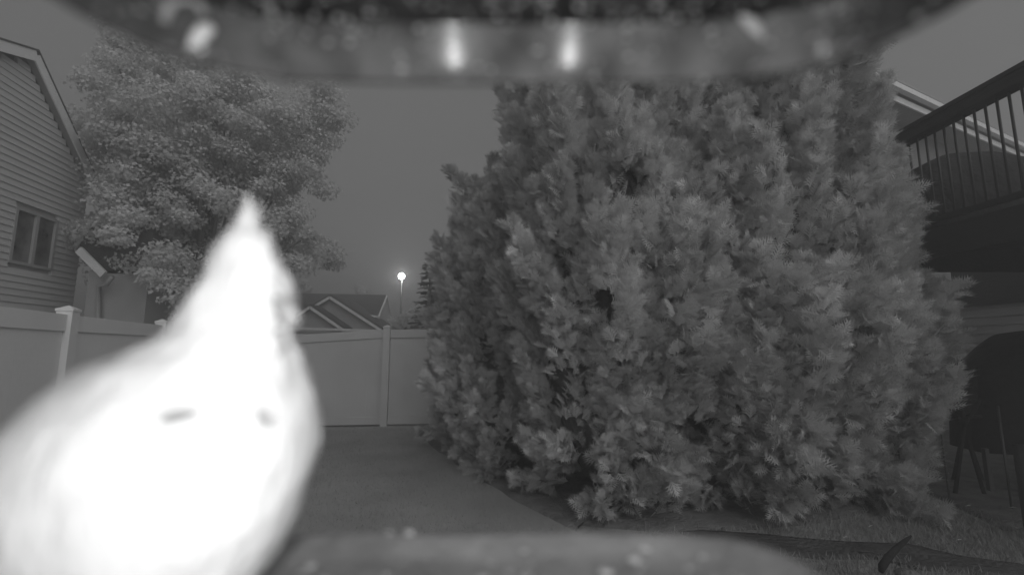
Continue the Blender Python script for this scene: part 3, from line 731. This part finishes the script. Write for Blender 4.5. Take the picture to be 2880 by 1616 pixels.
# seeds lying on the tray
labs = ['pale seed on the far left rim of the tray', 'small seed beside the pale seed on the tray rim', 'pale seed on the tray right of the bird', 'uppermost pale seed at the tray\'s right end', 'pale seed just below the uppermost right seed', 'pale seed nearest the bottom edge on the right', 'faint seed at the tray\'s far right corner', 'faint small seed near the middle of the tray', 'tiny seed on the curved right edge of the tray']
seeds = [(1150, 1517), (1095, 1510), (875, 1590), (1812, 1541), (1783, 1571), (1704, 1608), (1933, 1531), (1474, 1548), (1975, 1562)]
for (px, py), lb_, r in zip(seeds, labs, (.0018, .0011, .0015, .0017, .0018, .0018, .0011, .0011, .0010)):
    d = ray(px, py); q = C(0, 0, 0) + d * ((TZ - .003) / d.z)
    if q.y > .186: q = C(d.x * .186 / d.y, .186, TZ + .001)
    bm = bmesh.new(); bmesh.ops.create_icosphere(bm, subdivisions=2, radius=r)
    for v in bm.verts: v.co.x *= 1.5; v.co.z *= .6; v.co.x -= .15 * v.co.y
    o = obj('seed', bm, M_fleck, None, True); o.location = q; o.rotation_euler.z = random.uniform(-.5, .5)
    tag(o, lb_, 'seed', 'seeds scattered on the feeder tray')
bm = bmesh.new()
for i in range(120):
    x = sp.uniform(-.08, .08); y_ = sp.uniform(.1, .176); ico(bm, C(x, y_, TZ - .0055), sp.uniform(.0006, .0022), (1.4, 1, .4), sp.uniform(0, 3))
tag(obj('seed_husks', bm, mat('husk', .24, .9, .3, 200), None, True), 'thin litter of seed husks covering the feeder tray', 'husks', kind='stuff')

# ================================================================== the bird
BY = 0.138; BSC = 0.955; BSH = -0.0004
rows = [(560, 733, 736, .0005, -.006), (600, 719, 742, .0022, -.005), (640, 690, 756, .0045, -.004), (690, 645, 783, .008, -.003), (740, 618, 804, .0095, -.002), (790, 603, 818, .011, -.001), (840, 565, 828, .0125, 0),
        (885, 535, 830, .0135, 0), (930, 502, 818, .0145, .0), (965, 455, 828, .017, .0), (995, 370, 843, .020, .001), (1025, 275, 853, .0235, .001), (1080, 190, 866, .0275, .001), (1130, 145, 880, .0305, 0),
        (1175, 110, 889, .033, 0), (1220, 70, 889, .0345, 0), (1290, 25, 884, .036, 0), (1370, -10, 862, .0365, 0), (1450, -30, 832, .0355, 0), (1530, -38, 793, .033, 0), (1616, -35, 740, .029, 0), (1700, 0, 670, .022, .001), (1760, 60, 590, .012, .002), (1785, 200, 470, .003, .003)]
broot = empty('bird', C(-.09, BY, TZ), 'overexposed pale crested bird facing right on the feeder, very close to the lens', 'bird')
def body_mesh():
    ry = [r[0] for r in rows]; fine = []
    import bisect
    y = ry[0]
    while y < ry[-1]:
        i = min(max(bisect.bisect_right(ry, y) - 1, 0), len(ry) - 2); t = (y - ry[i]) / (ry[i + 1] - ry[i])
        i0, i1, i2, i3 = max(i - 1, 0), i, i + 1, min(i + 2, len(rows) - 1)
        v = []
        for k in range(1, 5):
            def sl(a, b): return (rows[b][k] - rows[a][k]) / max(rows[b][0] - rows[a][0], 1)
            h = rows[i2][0] - rows[i1][0]; m0, m1 = sl(i0, i2) * h, sl(i1, i3) * h; p0, p1 = rows[i1][k], rows[i2][k]
            v.append((2 * t ** 3 - 3 * t * t + 1) * p0 + (t ** 3 - 2 * t * t + t) * m0 + (-2 * t ** 3 + 3 * t * t) * p1 + (t ** 3 - t * t) * m1)
        fine.append((y, *v)); y += 9
    fine.append(rows[-1])
    bm = bmesh.new(); rings = []; N = 72
    for (py, xl, xr, dp, oy) in fine:
        a, b = P(xl, py, BY), P(xr, py, BY); cx, hw = (a.x + b.x) / 2 + BSH, (b.x - a.x) / 2 * BSC; ring = []
        for k in range(N):
            an = 2 * math.pi * k / N; ca, sa = math.cos(an), math.sin(an)
            ex = math.copysign(abs(ca) ** .92, ca); ey = math.copysign(abs(sa) ** .92, sa)
            taper = 1 - .28 * max(0, -ex) ** 2 if py > 1000 else 1
            p = Vector((cx + hw * ex, BY + oy + dp * ey * taper, a.z))
            nrm = Vector((ca, sa, 0))
            q = Vector((p.x * 260, p.y * 260, p.z * 90)); am = .0007 if py > 640 else .0002
            p += nrm * am * noise.noise(q) * 1.6 + nrm * am * 1.8 * noise.noise(q * .3)
            ring.append(bm.verts.new(p))
        rings.append(ring)
    for u, w in zip(rings, rings[1:]):
        for k in range(N): bm.faces.new((u[k], w[k], w[(k + 1) % N], u[(k + 1) % N]))
    bm.faces.new(rings[0]); bm.faces.new(list(reversed(rings[-1])))
    bmesh.ops.recalc_face_normals(bm, faces=bm.faces)
    return bm
obj('body', body_mesh(), M_bird, broot, True)
def feather(a, b, w, m, name, thick=.0006, nrm=(0, -1, .2), bend=.0):
    """a flat pointed feather from a to b"""
    a, b = Vector(a), Vector(b); d = (b - a); L = d.length; d.normalize(); n = Vector(nrm); s = d.cross(n).normalized(); n = s.cross(d)
    bm = bmesh.new(); top = []; bot = []
    prof_ = [(0, .35), (.2, .8), (.5, 1), (.75, .85), (.92, .5), (1, .08)]
    L_ = []; R_ = []; M_ = []
    for t, ww in prof_:
        c = a + d * L * t + n * bend * math.sin(t * math.pi)
        L_.append(bm.verts.new(c - s * w * ww / 2)); R_.append(bm.verts.new(c + s * w * ww / 2)); M_.append(bm.verts.new(c + n * thick * 1.5))
    for i in range(len(prof_) - 1):
        bm.faces.new((L_[i], M_[i], M_[i + 1], L_[i + 1])); bm.faces.new((M_[i], R_[i], R_[i + 1], M_[i + 1]))
        bm.faces.new((L_[i + 1], R_[i + 1], R_[i], L_[i]))
    return obj(name, bm, m, broot, True)
# ragged crest feathers
for (x0, y0, x1, y1, w) in ((700, 720, 731, 575, .0035), (670, 760, 672, 650, .0045), (640, 800, 622, 700, .005), (755, 740, 752, 640, .0035), (615, 850, 588, 775, .005), (600, 890, 552, 835, .005), (560, 930, 500, 885, .005)):
    feather(P(x0, y0, BY - .008), P(x1, y1, BY - .003), w, M_wing, 'crest_feather', bend=.0006)
# beak: upper and lower halves
bb = P(792, 862, BY - .006); bt = P(842, 897, BY - .010)
obj('beak', tube([bb + Vector((-.002, .002, .001)), bb.lerp(bt, .45) + Vector((0, 0, .0008)), bt], [.0032, .0021, .0003], 12), M_beak, broot, True)
bb2 = P(792, 892, BY - .005); bt2 = P(836, 912, BY - .010)
obj('lower_beak', tube([bb2, bb2.lerp(bt2, .5), bt2], [.0020, .0013, .0003], 10), M_covert, broot, True)
def surf(px, py, off=.0):
    """point on the camera side of the body under a picture position"""
    for (r0, r1) in zip(rows, rows[1:]):
        if r0[0] <= py <= r1[0]:
            t = (py - r0[0]) / (r1[0] - r0[0]); xl, xr, dp, oy = [r0[k] + (r1[k] - r0[k]) * t for k in range(1, 5)]
            # iterate because nearer points project wider
            Y = BY - dp
            for _ in range(12):
                p = P(px, py, Y); a, b = P(xl, py, BY), P(xr, py, BY); e = (p.x - (a.x + b.x) / 2) / ((b.x - a.x) / 2); e = max(-.97, min(.97, e))
                Y = BY + oy - dp * math.sqrt(1 - e * e)
            return P(px, py, Y - off)
    return P(px, py, BY - .036)
# dark face mask beside the beak, eye
for (x0, y0, x1, y1, w, m) in ((760, 795, 800, 850, .0018, M_wing), (745, 940, 800, 905, .003, M_wing), (770, 1010, 800, 960, .002, M_wing)):
    feather(surf(x0, y0, .0004), surf(x1, y1, .0004), w, m, 'face_feather')
# wing, its top shadow set in as grey feather marks, and flight feathers towards the tail
for (x0, y0, x1, y1, w, m, nm) in ((556, 1158, 440, 1184, .0036, M_covert, 'covert_shadow'), (722, 1150, 760, 1205, .0022, M_covert, 'covert_shadow'),
(140, 1560, -40, 1470, .010, M_covert, 'wing_feather'), (160, 1612, -30, 1560, .012, M_covert, 'wing_feather'), (330, 1610, 210, 1590, .005, M_wing, 'wing_feather')):
    feather(surf(x0, y0, .0006), surf(x1, y1, .0010), w, m, nm, thick=.0003, bend=.0006)
# tail, legs and feet below the picture edge
tl = P(-60, 1500, BY + .01)
for i in range(5): feather(tl + Vector((.012, .002 * i, 0)), tl + Vector((-.075 - .004 * i, .01 + .004 * i, -.035 + .003 * i)), .011, M_wing, 'tail_feather')
for dx in (-.012, .014):
    c = Vector((P(330, 1750, BY).x + dx, BY + .003, 0)); zt = CAMZ + TZ
    leg = obj('leg', tube([(c.x, c.y, P(0, 1740, BY).z), (c.x + .001, c.y, zt - .0035)], .0012, 8), M_mark, broot, True)
    for ang in (-35, 0, 35, 180):
        r = R(ang); v = Vector((math.cos(r), math.sin(r), 0)); f0 = Vector((c.x + .001, c.y, zt - .0035))
        obj('toe', tube([f0, f0 + v * .006 + Vector((0, 0, .001)), f0 + v * .012 + Vector((0, 0, -.001))], [.001, .0009, .0003], 6), M_mark, leg, True)

ey = surf(770, 838); obj_e = bmesh.new(); bmesh.ops.create_uvsphere(obj_e, u_segments=12, v_segments=8, radius=.0018)
bmesh.ops.translate(obj_e, verts=obj_e.verts, vec=(ey.x, 2 * BY - ey.y - .0012, ey.z)); obj('eye', obj_e, M_glass, broot, True)
# pale straw in the rough grass
bm = bmesh.new()
for px, py in ((2662, 1466), (2780, 1372), (2665, 1345), (2725, 1440), (2380, 1532), (2620, 1400), (2850, 1445), (2700, 1540), (2450, 1500)):
    q = Vector(G(px, py)); a_ = random.uniform(-.4, .3); v = Vector((math.cos(a_), math.sin(a_), 0)) * .022
    tube([q - v + Vector((0, 0, .055)), q + v * .2 + Vector((0, 0, .062)), q + v + Vector((0, 0, .058))], [.001, .002, .001], 5, bm)
tag(obj('straw', bm, M_trim), 'few pale bits of straw caught in the rough grass', 'straw', kind='stuff')
# ================================================================== night haze
hz = bpy.data.materials.new('night_haze'); hz.use_nodes = True; nt = hz.node_tree; nt.nodes.clear()
vo = nt.nodes.new('ShaderNodeVolumePrincipled'); vo.inputs['Color'].default_value = (.92, .92, .92, 1); vo.inputs['Density'].default_value = HAZE
vo.inputs['Anisotropy'].default_value = 0.3
oo_ = nt.nodes.new('ShaderNodeOutputMaterial'); nt.links.new(vo.outputs[0], oo_.inputs['Volume'])
tag(obj('haze', box((0, 58, 5.2), (228, 150, 13.0)), hz), 'thin pale night haze over the whole garden', 'haze', kind='stuff')
